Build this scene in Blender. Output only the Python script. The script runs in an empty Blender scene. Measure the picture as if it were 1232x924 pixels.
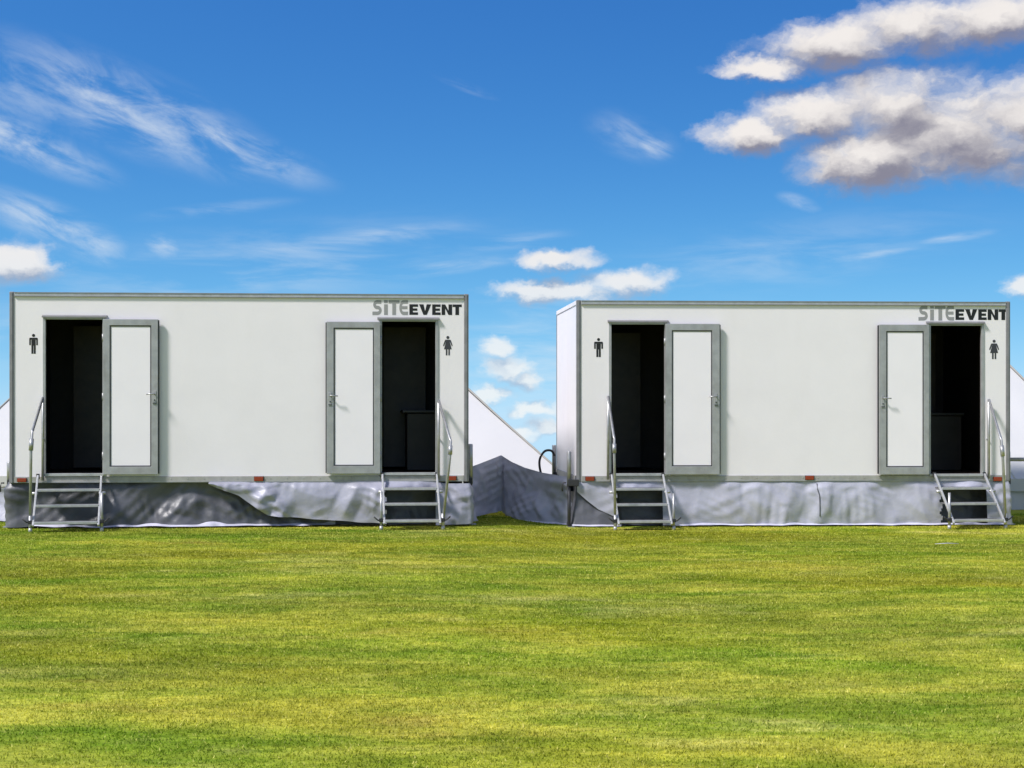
import bpy, bmesh, math, random
import numpy as np
from mathutils import Vector, noise as mn
R = math.radians
random.seed(7); np.random.seed(7)
scene = bpy.context.scene
C = scene.collection

# ------------------------------------------------------------------ camera
F, PX, PY, EYE = 1920.0, 560.0, 489.0, 1.51      # focal length and principal point in photograph pixels, eye height
cam = bpy.data.cameras.new('camera'); cam_o = bpy.data.objects.new('camera', cam); C.objects.link(cam_o)
cam_o.location = (0, 0, EYE); cam_o.rotation_euler = (R(90), 0, 0)
cam.sensor_width = 36; cam.lens = F / 1232 * 36
cam.shift_x = (616 - PX) / 1232; cam.shift_y = (PY - 462) / 1232
cam.clip_start = 0.1; cam.clip_end = 3000
scene.camera = cam_o
scene.render.resolution_x = 1024; scene.render.resolution_y = 768

# ------------------------------------------------------------------ light
SUN = Vector((-0.56, -0.37, 0.75)).normalized()   # towards the sun: high, to the left and in front of the units, veiled by thin cloud
sun_el = math.asin(SUN.z)
sl = bpy.data.lights.new('sun', 'SUN'); sl.energy = 3.0; sl.angle = R(9); sl.color = (1.0, 0.965, 0.945)
so = bpy.data.objects.new('sun', sl); C.objects.link(so)
so.rotation_euler = (-SUN).to_track_quat('-Z', 'Y').to_euler(); so.location = (-20, 10, 40)
vs = scene.view_settings
vs.view_transform = 'Standard'; vs.look = 'None'; vs.gamma = 1.0; vs.exposure = 0.80; vs.use_curve_mapping = False
SKY_STRENGTH = 0.11


class NT:
    """small helper around a node tree"""
    def __init__(s, nt): s.nt = nt
    def n(s, t, **k):
        o = s.nt.nodes.new(t)
        for a, b in k.items(): setattr(o, a, b)
        return o
    def put(s, sock, v):
        if isinstance(v, bpy.types.NodeSocket): s.nt.links.new(v, sock)
        elif isinstance(v, (tuple, list)) and len(v) == 3 and len(sock.default_value) == 4: sock.default_value = (*v, 1)
        else: sock.default_value = v
    def m(s, op, a, b=0.0, c=0.0, clamp=False):
        o = s.n('ShaderNodeMath', operation=op, use_clamp=clamp)
        s.put(o.inputs[0], a); s.put(o.inputs[1], b); s.put(o.inputs[2], c)
        return o.outputs[0]
    def vm(s, op, a, b=(0, 0, 0)):
        o = s.n('ShaderNodeVectorMath', operation=op)
        s.put(o.inputs[0], a); s.put(o.inputs[1], b)
        return o.outputs[0]
    def sep(s, v):
        o = s.n('ShaderNodeSeparateXYZ'); s.put(o.inputs[0], v); return o.outputs
    def comb(s, x, y, z=0.0):
        o = s.n('ShaderNodeCombineXYZ')
        for i, q in enumerate((x, y, z)): s.put(o.inputs[i], q)
        return o.outputs[0]
    def step(s, v, a, b, lo=0.0, hi=1.0, kind='SMOOTHSTEP'):
        o = s.n('ShaderNodeMapRange', interpolation_type=kind)
        for i, q in enumerate((v, a, b, lo, hi)): s.put(o.inputs[i], q)
        return o.outputs[0]
    def noise(s, v, scale, detail=4.0, rough=0.55, dist=0.0):
        o = s.n('ShaderNodeTexNoise'); s.put(o.inputs['Vector'], v)
        o.inputs['Scale'].default_value = scale; o.inputs['Detail'].default_value = detail
        o.inputs['Roughness'].default_value = rough; o.inputs['Distortion'].default_value = dist
        return o.outputs[0]
    def mix(s, f, a, b, mode='MIX'):
        o = s.n('ShaderNodeMix', data_type='RGBA', blend_type=mode)
        s.put(o.inputs[0], f); s.put(o.inputs[6], a); s.put(o.inputs[7], b)
        return o.outputs[2]


# ------------------------------------------------------------------ sky
def build_world():
    w = bpy.data.worlds.new('World'); scene.world = w; w.use_nodes = True
    t = NT(w.node_tree); w.node_tree.nodes.clear()
    out = t.n('ShaderNodeOutputWorld'); bg = t.n('ShaderNodeBackground')
    bg.inputs[1].default_value = SKY_STRENGTH
    w.node_tree.links.new(bg.outputs[0], out.inputs[0])
    geo = t.n('ShaderNodeTexCoord').outputs['Generated']
    x, y, z = t.sep(geo)
    # the clear sky: the land falls away behind the field, so just under eye level it is still hazy sky
    zc = t.m('MAXIMUM', t.m('MULTIPLY_ADD', z, 2.35, 0.12), 0.11)
    sky = t.n('ShaderNodeTexSky', sky_type='NISHITA')
    sky.sun_disc = False; sky.sun_elevation = sun_el; sky.sun_rotation = math.atan2(SUN.x, SUN.y)
    sky.air_density = 1.0; sky.dust_density = 0.5; sky.ozone_density = 2.2; sky.altitude = 200
    t.put(sky.inputs[0], t.vm('NORMALIZE', t.comb(x, y, zc)))
    hs = t.n('ShaderNodeHueSaturation'); hs.inputs['Hue'].default_value = 0.5; hs.inputs['Saturation'].default_value = 1.12; hs.inputs['Value'].default_value = 0.84
    t.put(hs.inputs['Color'], sky.outputs[0])
    gm = t.n('ShaderNodeGamma'); gm.inputs[1].default_value = 2.0; t.put(gm.inputs[0], hs.outputs[0])
    # soft shoulder, so that the haze low down stays blue instead of clipping to white
    tint = t.vm('MULTIPLY', gm.outputs[0], (0.76, 1.02, 1.10))
    base = t.vm('DIVIDE', tint, t.vm('ADD', t.vm('MULTIPLY', tint, (0.21, 0.195, 0.165)), (1, 1, 1)))
    # direction as azimuth / elevation, scaled to pixels of the photograph
    U = t.m('MULTIPLY_ADD', t.m('ARCTAN2', x, y), F, PX)
    V = t.m('MULTIPLY_ADD', t.m('ARCSINE', z), -F, PY)
    P = t.comb(U, V, 0.0)
    wn = t.n('ShaderNodeTexNoise'); t.put(wn.inputs['Vector'], t.vm('MULTIPLY', P, (0.032, 0.045, 0)))
    wn.inputs['Scale'].default_value = 1.0; wn.inputs['Detail'].default_value = 4.0; wn.inputs['Roughness'].default_value = 0.6
    P = t.vm('ADD', P, t.vm('MULTIPLY', t.vm('SUBTRACT', wn.outputs[1], (0.5, 0.5, 0.5)), (46, 30, 0)))      # ragged outlines
    def px(a, b):
        return PX + F * math.atan((a - PX) / F), PY - F * math.atan((PY - b) / math.hypot(F, a - PX))

    # heaped clouds: (x, y, half width, half height)
    heaps = [(1010, 52, 90, 34), (920, 84, 62, 16), (1100, 32, 90, 40), (1200, 22, 90, 36), (1300, 5, 90, 45),
             (900, 162, 62, 28), (975, 142, 76, 36), (1075, 126, 84, 52), (1150, 158, 120, 66), (1050, 190, 96, 44), (1240, 150, 100, 64), (1330, 170, 110, 60),
             (665, 312, 58, 15), (750, 340, 60, 20), (640, 348, 70, 16), (690, 352, 60, 14), 
             (612, 442, 34, 18), (598, 418, 22, 16), (635, 458, 26, 11), (640, 492, 34, 12), (590, 474, 30, 12), (655, 512, 30, 14), (620, 522, 30, 12),
             (1226, 346, 24, 14), (20, 316, 64, 26), (-60, 320, 80, 36), (1300, 340, 60, 22)]
    def group(name, outs):
        g = bpy.data.node_groups.new(name, 'ShaderNodeTree')
        g.interface.new_socket('P', in_out='INPUT', socket_type='NodeSocketVector')
        for o in outs: g.interface.new_socket(o, in_out='OUTPUT', socket_type='NodeSocketFloat')
        q = NT(g); return g, q, q.n('NodeGroupInput').outputs[0], q.n('NodeGroupOutput')
    def use(g, v):
        o = t.n('ShaderNodeGroup'); o.node_tree = g; t.put(o.inputs[0], v); return o.outputs[0]
    g, q, gp, go = group('cloud_masses', ['Mass'])
    m = None
    for (a, b, rx, ry) in heaps:
        ca, cb = px(a, b)
        o = q.n('ShaderNodeVectorMath', operation='MULTIPLY_ADD'); q.put(o.inputs[0], gp)
        o.inputs[1].default_value = (1 / rx, 1 / ry, 0); o.inputs[2].default_value = (-ca / rx, -cb / ry, 0)
        l = q.n('ShaderNodeVectorMath', operation='LENGTH'); q.put(l.inputs[0], o.outputs[0])
        m = l.outputs['Value'] if m is None else q.m('SMOOTH_MIN', m, l.outputs['Value'], 0.22)
    q.put(go.inputs[0], q.m('MAXIMUM', q.m('SUBTRACT', 1.0, m), -1.2))
    g2, q, gp, go = group('cloud_billows', ['Relief'])
    q.put(go.inputs[0], q.noise(q.vm('MULTIPLY', gp, (0.0145, 0.0205, 0)), 1.0, 7.0, 0.565, 0.30))
    m0 = use(g, P); m2 = use(g, t.vm('ADD', P, (-8, -20, 0)))
    b0 = use(g2, P); b1 = use(g2, t.vm('ADD', P, (-5, -8, 0)))
    c0 = t.m('ADD', m0, t.m('MULTIPLY_ADD', b0, 1.45, -0.66))
    dens = t.step(c0, -0.10, 0.75)
    lit = t.m('ADD', t.m('MULTIPLY', t.m('SUBTRACT', b0, b1), 1.9), t.m('MULTIPLY', t.m('SUBTRACT', m0, m2), 1.7))
    lit = t.m('ADD', lit, t.m('MULTIPLY', t.m('SUBTRACT', 0.60, c0), 0.30))
    lit = t.step(lit, -0.72, 0.92)
    low = t.step(V, 240, 420)                                       # low clouds are thin and seen through haze
    dark = t.mix(low, (1.35, 1.30, 1.62), (2.3, 2.7, 3.4)); lite = t.mix(low, (4.8, 4.55, 4.35), (5.0, 4.95, 4.8))
    cloud = t.mix(lit, dark, lite)
    # thin streaks of high cloud
    ang = R(21); 
    ur = t.m('ADD', t.m('MULTIPLY', U, math.cos(ang)), t.m('MULTIPLY', V, math.sin(ang)))
    vr = t.m('SUBTRACT', t.m('MULTIPLY', V, math.cos(ang)), t.m('MULTIPLY', U, math.sin(ang)))
    s1 = t.noise(t.comb(t.m('MULTIPLY', ur, 0.010), t.m('MULTIPLY', vr, 0.030), 5.0), 1.0, 7.0, 0.62, 0.5)
    s2 = t.noise(t.comb(t.m('MULTIPLY', U, 0.006), t.m('MULTIPLY', V, 0.035), 9.0), 1.0, 6.0, 0.6, 0.4)
    def streaks(items, rot):
        m = None; ca_, sa_ = math.cos(rot), math.sin(rot)
        pr = t.comb(t.m('ADD', t.m('MULTIPLY', U, ca_), t.m('MULTIPLY', V, sa_)), t.m('SUBTRACT', t.m('MULTIPLY', V, ca_), t.m('MULTIPLY', U, sa_)))
        for (a, b, rx, ry, k) in items:
            ca, cb = px(a, b); cr, cv = ca * ca_ + cb * sa_, cb * ca_ - ca * sa_
            o = t.n('ShaderNodeVectorMath', operation='MULTIPLY_ADD'); t.put(o.inputs[0], pr)
            o.inputs[1].default_value = (1 / rx, 1 / ry, 0); o.inputs[2].default_value = (-cr / rx, -cv / ry, 0)
            l = t.n('ShaderNodeVectorMath', operation='LENGTH'); t.put(l.inputs[0], o.outputs[0])
            e = t.step(l.outputs['Value'], 1.0, 0.0, 0.0, k)
            m = e if m is None else t.m('MAXIMUM', m, e)
        return m
    ma = streaks([(150, 130, 230, 62, 1.05), (280, 175, 150, 34, 1.1), (20, 168, 150, 34, 1.1), (30, 105, 140, 50, 0.6), (60, 268, 120, 32, 1.15), (110, 292, 60, 30, 0.9), (196, 296, 32, 20, 0.8), (-120, 90, 200, 90, 0.9), (785, 176, 34, 20, 1.1), (962, 244, 34, 12, 0.9), (380, 344, 34, 16, 0.9),
                  (760, 165, 70, 34, 0.55), (560, 104, 50, 8, 0.7)], R(20))
    mb = streaks([(420, 290, 230, 20, 0.8), (540, 322, 120, 14, 0.8), (260, 252, 120, 12, 0.5), (620, 290, 90, 14, 0.5), (1150, 285, 60, 9, 0.9), (1040, 308, 90, 8, 0.8),
                  (620, 395, 110, 40, 0.6), (640, 470, 120, 50, 0.5), (0, 400, 300, 60, 0.4), (300, 325, 420, 70, 0.5), (930, 310, 340, 60, 0.35), (640, 430, 140, 110, 0.7)], R(-7))
    ca = t.m('MULTIPLY', ma, t.step(s1, 0.34, 0.72)); cb = t.m('MULTIPLY', mb, t.step(s2, 0.36, 0.72))
    thin = t.m('MULTIPLY', t.m('MAXIMUM', ca, cb), 0.64, clamp=True)
    col = t.mix(thin, base, (4.2, 4.5, 4.7))
    col = t.mix(t.m('MULTIPLY', dens, t.step(V, 240, 420, 0.97, 0.74)), col, cloud)
    t.put(bg.inputs[0], col)
    # all round, beyond the view, the same kind of broken cloud; a branch of its own because it needs fewer nodes
    dx = t.m('ABSOLUTE', t.m('SUBTRACT', U, 620)); edge = t.m('MAXIMUM', t.m('SUBTRACT', dx, 880), t.m('SUBTRACT', -170, V))
    far = t.m('ADD', t.noise(t.vm('MULTIPLY', t.comb(U, V, 3.0), (0.0022, 0.0045, 1)), 1.0, 5.0, 0.55), t.m('MULTIPLY', t.step(edge, 0, 260, -0.4, 0.0), 1.0))
    fcol = t.mix(t.step(far, 0.49, 0.56), base, t.mix(t.step(far, 0.5, 0.75), (4.6, 4.3, 4.0), (2.2, 2.1, 2.3)))
    bg2 = t.n('ShaderNodeBackground'); bg2.inputs[1].default_value = SKY_STRENGTH; t.put(bg2.inputs[0], fcol)
    ms = t.n('ShaderNodeMixShader'); t.put(ms.inputs[0], t.m('GREATER_THAN', edge, 0.0))
    w.node_tree.links.new(bg.outputs[0], ms.inputs[1]); w.node_tree.links.new(bg2.outputs[0], ms.inputs[2])
    w.node_tree.links.new(ms.outputs[0], out.inputs[0])
    w.cycles.sampling_method = 'MANUAL'; w.cycles.sample_map_resolution = 256
build_world()


# ------------------------------------------------------------------ materials
def mat(name, col, rough=0.5, metal=0.0, var=0.0, vscale=3.0, bump=0.0, bscale=40.0, spec=0.5, dirt=None):
    m = bpy.data.materials.new(name); m.use_nodes = True
    t = NT(m.node_tree); b = m.node_tree.nodes['Principled BSDF']
    b.inputs['Roughness'].default_value = rough; b.inputs['Metallic'].default_value = metal
    b.inputs['Specular IOR Level'].default_value = spec
    co = t.n('ShaderNodeTexCoord').outputs['Object']
    c = None
    if var:
        n = t.noise(co, vscale, 5.0, 0.6)
        c = t.mix(t.step(n, 0.3, 0.7), tuple(q * (1 - var) for q in col), tuple(min(1, q * (1 + var)) for q in col))
    if dirt:
        dc, amt, sc = dirt
        n = t.noise(t.vm('MULTIPLY', co, (1, 1, 0.35)), sc, 6.0, 0.65)
        c = t.mix(t.m('MULTIPLY', t.step(n, 0.48, 0.8), amt), c if c is not None else (*col, 1), dc)
        t.put(b.inputs['Roughness'], t.step(n, 0.3, 0.8, rough * 0.85, min(1, rough * 1.3)))
    if c is None: b.inputs['Base Color'].default_value = (*col, 1)
    else: t.put(b.inputs['Base Color'], c)
    if bump:
        bn = t.n('ShaderNodeBump'); bn.inputs['Strength'].default_value = bump; bn.inputs['Distance'].default_value = 0.01
        t.put(bn.inputs['Height'], t.noise(co, bscale, 3.0, 0.6)); t.put(b.inputs['Normal'], bn.outputs[0])
    return m

M = {}
M['panel'] = mat('white_panel', (0.755, 0.717, 0.745), 0.42, var=0.02, vscale=1.3, bump=0.10, bscale=26, dirt=((0.56, 0.54, 0.52), 0.16, 1.6))
M['door_panel'] = mat('white_door_panel', (0.785, 0.745, 0.785), 0.35, var=0.015, vscale=2.0, bump=0.05, bscale=30)
M['alu'] = mat('grey_aluminium', (0.36, 0.36, 0.365), 0.42, 0.35, var=0.10, vscale=9, bump=0.05, bscale=120, dirt=((0.18, 0.175, 0.17), 0.5, 5))
M['post'] = mat('dark_grey_post', (0.23, 0.225, 0.235), 0.45, 0.3, var=0.12, vscale=6, dirt=((0.12, 0.12, 0.12), 0.5, 4))
M['rail'] = mat('weathered_rail', (0.37, 0.36, 0.34), 0.55, 0.25, var=0.12, vscale=7, dirt=((0.16, 0.14, 0.12), 0.6, 7))
M['bright'] = mat('bright_aluminium', (0.44, 0.44, 0.445), 0.35, 0.35, var=0.10, vscale=14, dirt=((0.3, 0.29, 0.27), 0.5, 9))
M['galv'] = mat('galvanised_tube', (0.37, 0.37, 0.38), 0.36, 0.55, var=0.12, vscale=18, dirt=((0.22, 0.21, 0.2), 0.5, 12))
M['tread'] = mat('checker_tread', (0.17, 0.165, 0.17), 0.5, 0.4, var=0.2, vscale=20, bump=0.6, bscale=90)
M['rubber'] = mat('black_rubber', (0.02, 0.02, 0.022), 0.6)
M['gasket'] = mat('door_gasket', (0.035, 0.035, 0.04), 0.5)
M['black'] = mat('black_vinyl', (0.006, 0.006, 0.007), 0.5)
M['char'] = mat('charcoal_vinyl', (0.035, 0.036, 0.045), 0.5)
M['grey_letter'] = mat('grey_vinyl', (0.26, 0.26, 0.26), 0.5)
M['marker'] = mat('red_marker_lens', (0.24, 0.035, 0.012), 0.25)
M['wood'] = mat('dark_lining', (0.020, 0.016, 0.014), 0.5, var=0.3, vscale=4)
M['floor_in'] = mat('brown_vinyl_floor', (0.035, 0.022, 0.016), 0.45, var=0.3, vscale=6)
M['steel'] = mat('basin_steel', (0.045, 0.045, 0.045), 0.4, 0.5)
M['canvas'] = mat('white_canvas', (0.50, 0.495, 0.50), 0.7, var=0.02, vscale=0.8, bump=0.15, bscale=2.0, dirt=((0.44, 0.44, 0.44), 0.35, 0.9))
M['seam'] = mat('canvas_seam', (0.60, 0.60, 0.60), 0.8)
M['rope'] = mat('grey_rope', (0.30, 0.29, 0.27), 0.9)
M['hem'] = mat('white_sunlit_hem', (0.50, 0.49, 0.60), 0.45, var=0.12, vscale=5)  # on the first unit the white paints sunlight caught by the hem
M['chassis'] = mat('black_chassis', (0.025, 0.025, 0.028), 0.6)

def tarp_mat(name, col, seed, var=0.25, crease=0.08):
    m = bpy.data.materials.new(name); m.use_nodes = True
    t = NT(m.node_tree); b = m.node_tree.nodes['Principled BSDF']
    co = t.vm('ADD', t.n('ShaderNodeTexCoord').outputs['Object'], (seed, seed, seed))
    n = t.noise(t.vm('MULTIPLY', co, (1, 1, 1.4)), 2.2, 6.0, 0.62, 0.8)
    b2 = t.noise(co, 9.0, 6.0, 0.7)
    c = t.mix(t.step(n, 0.32, 0.68), tuple(q * (1 - var) for q in col), tuple(q * (1 + var) for q in col))
    c = t.mix(t.m('MULTIPLY', t.step(b2, 0.55, 0.85), 0.16), c, (0.10, 0.095, 0.09))
    t.put(b.inputs['Base Color'], c)
    b.inputs['Roughness'].default_value = 0.42; b.inputs['Specular IOR Level'].default_value = 0.5
    def creases(v, sc, k):                                         # thin sharp lines where a warped noise passes its middle value
        r = t.m('SUBTRACT', 1.0, t.m('ABSOLUTE', t.m('MULTIPLY_ADD', t.noise(v, sc, 1.0, 0.4, 0.0), 2.0, -1.0)))
        return t.m('POWER', r, k)
    hgt = t.m('ADD', creases(t.vm('MULTIPLY', co, (1, 1, 0.8)), 2.0, 9.0), t.m('MULTIPLY', creases(t.vm('ADD', co, (5, 2, 1)), 4.6, 8.0), 0.45))
    bn = t.n('ShaderNodeBump'); bn.inputs['Strength'].default_value = crease; bn.inputs['Distance'].default_value = 0.04
    t.put(bn.inputs['Height'], hgt)
    bn2 = t.n('ShaderNodeBump'); bn2.inputs['Strength'].default_value = 0.14; bn2.inputs['Distance'].default_value = 0.02
    t.put(bn2.inputs['Height'], t.noise(co, 26.0, 5.0, 0.65)); t.put(bn2.inputs['Normal'], bn.outputs[0])
    t.put(b.inputs['Normal'], bn2.outputs[0])
    return m
M['tarp_dark'] = tarp_mat('dark_grey_tarpaulin', (0.085, 0.086, 0.100), 3.0)
M['tarp_lite'] = tarp_mat('silver_grey_tarpaulin', (0.30, 0.30, 0.365), 8.0, 0.14, 0.10)
M['tarp_pale'] = tarp_mat('pale_grey_tarpaulin', (0.37, 0.37, 0.44), 15.0, 0.10, 0.06)
M['tarp_mid'] = tarp_mat('mid_grey_tarpaulin', (0.34, 0.34, 0.41), 21.0, 0.14, 0.08)

def grass_mat(name, blades):
    m = bpy.data.materials.new(name); m.use_nodes = True
    nt = m.node_tree; t = NT(nt); b = nt.nodes['Principled BSDF']
    co = t.n('ShaderNodeTexCoord').outputs['Object']
    p = t.vm('MULTIPLY', co, (0.45, 1, 0))
    big = t.noise(p, 0.42, 3.0, 0.55, 0.6)
    mid = t.noise(t.vm('ADD', p, (7, 3, 0)), 1.15, 4.0, 0.6, 0.6)
    straw = t.noise(t.vm('ADD', p, (31, 9, 0)), 0.9, 6.0, 0.68, 0.3)
    fine = t.noise(p, 22.0, 4.0, 0.65)
    green, olive, yellow, strawc, brown = (0.225, 0.355, 0.020), (0.35, 0.335, 0.018), (0.53, 0.52, 0.070), (0.76, 0.68, 0.24), (0.42, 0.31, 0.08)
    tuft = t.noise(t.vm('ADD', p, (2, 8, 0)), 3.6, 5.0, 0.7, 0.4)
    c = t.mix(t.step(t.m('MULTIPLY_ADD', tuft, 0.35, t.m('MULTIPLY', mid, 0.65)), 0.34, 0.64), green, yellow)
    c = t.mix(t.m('MULTIPLY', t.step(big, 0.46, 0.68), 0.7), c, olive)
    c = t.mix(t.m('MULTIPLY', t.step(straw, 0.53, 0.76), 0.75), c, strawc)
    c = t.mix(t.m('MULTIPLY', t.step(t.noise(t.vm('ADD', p, (3, 55, 0)), 0.8, 7.0, 0.72), 0.54, 0.72), 0.6), c, brown)
    c = t.mix(1.0, c, t.mix(t.step(tuft, 0.30, 0.70), (0.74, 0.76, 0.72), (1.16, 1.15, 1.2)), 'MULTIPLY')
    band = t.noise(t.vm('MULTIPLY', t.vm('ADD', p, (17, 2, 0)), (0.6, 1, 1)), 0.55, 3.0, 0.5, 0.5)
    c = t.mix(1.0, c, t.mix(t.step(band, 0.34, 0.66), (0.74, 0.80, 0.72), (1.22, 1.18, 1.2)), 'MULTIPLY')
    c = t.mix(t.step(fine, 0.35, 0.70), t.mix(1.0, c, (0.62, 0.64, 0.6), 'MULTIPLY'), c)
    if blades:
        at = t.n('ShaderNodeAttribute', attribute_name='tone').outputs['Fac']
        c = t.mix(t.m('MULTIPLY', t.step(at, 0.88, 1.0), 0.7), c, (0.70, 0.64, 0.22))
        c = t.mix(1.0, c, t.mix(t.step(at, 0.0, 0.8, 0, 1, 'LINEAR'), (0.74, 0.76, 0.72), (1.24, 1.22, 1.15)), 'MULTIPLY')
        tr = t.n('ShaderNodeBsdfTranslucent'); t.put(tr.inputs[0], c)
        mx = t.n('ShaderNodeMixShader'); mx.inputs[0].default_value = 0.42
        b.inputs['Roughness'].default_value = 0.7; b.inputs['Specular IOR Level'].default_value = 0.12
        t.put(b.inputs['Base Color'], c)
        nt.links.new(b.outputs[0], mx.inputs[1]); nt.links.new(tr.outputs[0], mx.inputs[2])
        nt.links.new(mx.outputs[0], nt.nodes['Material Output'].inputs[0])
    else:
        t.put(b.inputs['Base Color'], c); b.inputs['Roughness'].default_value = 0.9; b.inputs['Specular IOR Level'].default_value = 0.1
        bn = t.n('ShaderNodeBump'); bn.inputs['Strength'].default_value = 0.8; bn.inputs['Distance'].default_value = 0.03
        t.put(bn.inputs['Height'], t.noise(p, 45.0, 5.0, 0.7)); t.put(b.inputs['Normal'], bn.outputs[0])
    return m
M['turf'] = grass_mat('turf', False); M['blades'] = grass_mat('grass_blades', True)


# ------------------------------------------------------------------ mesh helpers
class MB:
    def __init__(s): s.v = []; s.f = []
    def add(s, vs, fs):
        o = len(s.v); s.v += [tuple(p) for p in vs]; s.f += [tuple(i + o for i in f) for f in fs]; return s
    def box(s, x0, x1, y0, y1, z0, z1):
        return s.add([(x0, y0, z0), (x1, y0, z0), (x1, y1, z0), (x0, y1, z0), (x0, y0, z1), (x1, y0, z1), (x1, y1, z1), (x0, y1, z1)],
                     [(0, 3, 2, 1), (4, 5, 6, 7), (0, 1, 5, 4), (1, 2, 6, 5), (2, 3, 7, 6), (3, 0, 4, 7)])
    def bar(s, a, b, w, h, up=(0, 0, 1)):
        a, b = Vector(a), Vector(b); d = (b - a).normalized(); sd = d.cross(Vector(up)).normalized(); u = sd.cross(d)
        P = []
        for q in (a, b):
            for i, j in ((-1, -1), (1, -1), (1, 1), (-1, 1)): P.append(q + sd * (i * w / 2) + u * (j * h / 2))
        return s.add(P, [(0, 1, 2, 3), (7, 6, 5, 4), (0, 4, 5, 1), (1, 5, 6, 2), (2, 6, 7, 3), (3, 7, 4, 0)])
    def tube(s, pts, r, n=10):
        pts = [Vector(p) for p in pts]; rings = []
        for i, p in enumerate(pts):
            d = (pts[min(i + 1, len(pts) - 1)] - pts[max(i - 1, 0)]).normalized()
            a = d.cross(Vector((0.31, 0.17, 0.93)) if abs(d.z) < 0.9 else Vector((1, 0, 0))).normalized(); b = d.cross(a)
            rr = r[i] if isinstance(r, (list, tuple)) else r
            rings.append([p + a * (rr * math.cos(2 * math.pi * k / n)) + b * (rr * math.sin(2 * math.pi * k / n)) for k in range(n)])
        V = [q for g in rings for q in g]; Fc = []
        for i in range(len(rings) - 1):
            for k in range(n):
                Fc.append((i * n + k, i * n + (k + 1) % n, (i + 1) * n + (k + 1) % n, (i + 1) * n + k))
        Fc.append(tuple(range(n))[::-1]); Fc.append(tuple((len(rings) - 1) * n + k for k in range(n)))
        return s.add(V, Fc)
    def prism(s, poly, y0, y1):
        """polygon in x,z pulled from y0 (front) to y1"""
        n = len(poly)
        V = [(p[0], y0, p[1]) for p in poly] + [(p[0], y1, p[1]) for p in poly]
        Fc = [tuple(range(n)), tuple(range(2 * n - 1, n - 1, -1))] + [(i, n + i, n + (i + 1) % n, (i + 1) % n) for i in range(n)]
        return s.add(V, Fc)
    def build(s, name, m, parent=None, smooth=False, bevel=0.0, solid=0.0):
        me = bpy.data.meshes.new(name); me.from_pydata(s.v, [], s.f); me.update()
        bm = bmesh.new(); bm.from_mesh(me); bmesh.ops.recalc_face_normals(bm, faces=bm.faces); bm.to_mesh(me); bm.free()
        me.materials.append(M[m])
        if smooth:
            me.polygons.foreach_set('use_smooth', [True] * len(me.polygons))
        o = bpy.data.objects.new(name, me); C.objects.link(o)
        if parent is not None: o.parent = parent
        if solid:
            k = o.modifiers.new('thickness', 'SOLIDIFY'); k.thickness = solid; k.offset = 0
        if bevel:
            k = o.modifiers.new('bevel', 'BEVEL'); k.width = bevel; k.segments = 2; k.limit_method = 'ANGLE'
        return o

def smooth_by_angle(o):
    me = o.data
    try: me.set_sharp_from_angle(angle=R(40))
    except Exception: pass

def thing(name, label, cat, loc=(0, 0, 0), rz=0.0, group=None):
    o = bpy.data.objects.new(name, None); C.objects.link(o); o.empty_display_size = 0.3
    o.location = loc; o.rotation_euler = (0, 0, rz); return tag(o, label, cat, group)
def tag(o, label, cat, group=None):
    o['label'] = label; o['category'] = cat
    if group: o['group'] = group
    return o
def sstep(t): t = max(0.0, min(1.0, t)); return t * t * (3 - 2 * t)
def interp(x, pts): return float(np.interp(x, [p[0] for p in pts], [p[1] for p in pts]))


# ------------------------------------------------------------------ ground
def ground_z(x, y):
    z = -0.07 * sstep((x - 0.1) / 1.5) * sstep((y - 12) / 7)
    z += 0.018 * mn.noise((x * 0.35, y * 0.35, 1.0)) * sstep((19.0 - y) / 3.0)
    if y > 32: z -= 0.062 * (y - 32) * sstep((y - 32) / 6)          # the field is the top of a rise and drops away behind the tents
    ax = abs(x) - 45
    if ax > 0: z -= 0.062 * ax * sstep(ax / 12)
    return z
def axis(lo, hi, a, b, fine, coarse):
    return sorted(set([round(v, 3) for v in np.concatenate([np.arange(lo, a, coarse), np.arange(a, b, fine), np.arange(b, hi + coarse, coarse)])]))
xs = axis(-420, 420, -12, 14, 0.5, 12); ys = axis(-60, 420, 4, 36, 0.5, 12)
g = MB()
g.v = [(x, y, ground_z(x, y)) for y in ys for x in xs]
nx = len(xs)
g.f = [(j * nx + i, j * nx + i + 1, (j + 1) * nx + i + 1, (j + 1) * nx + i) for j in range(len(ys) - 1) for i in range(nx - 1)]
gr = g.build('ground', 'turf', smooth=True); gr['kind'] = 'structure'

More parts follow.
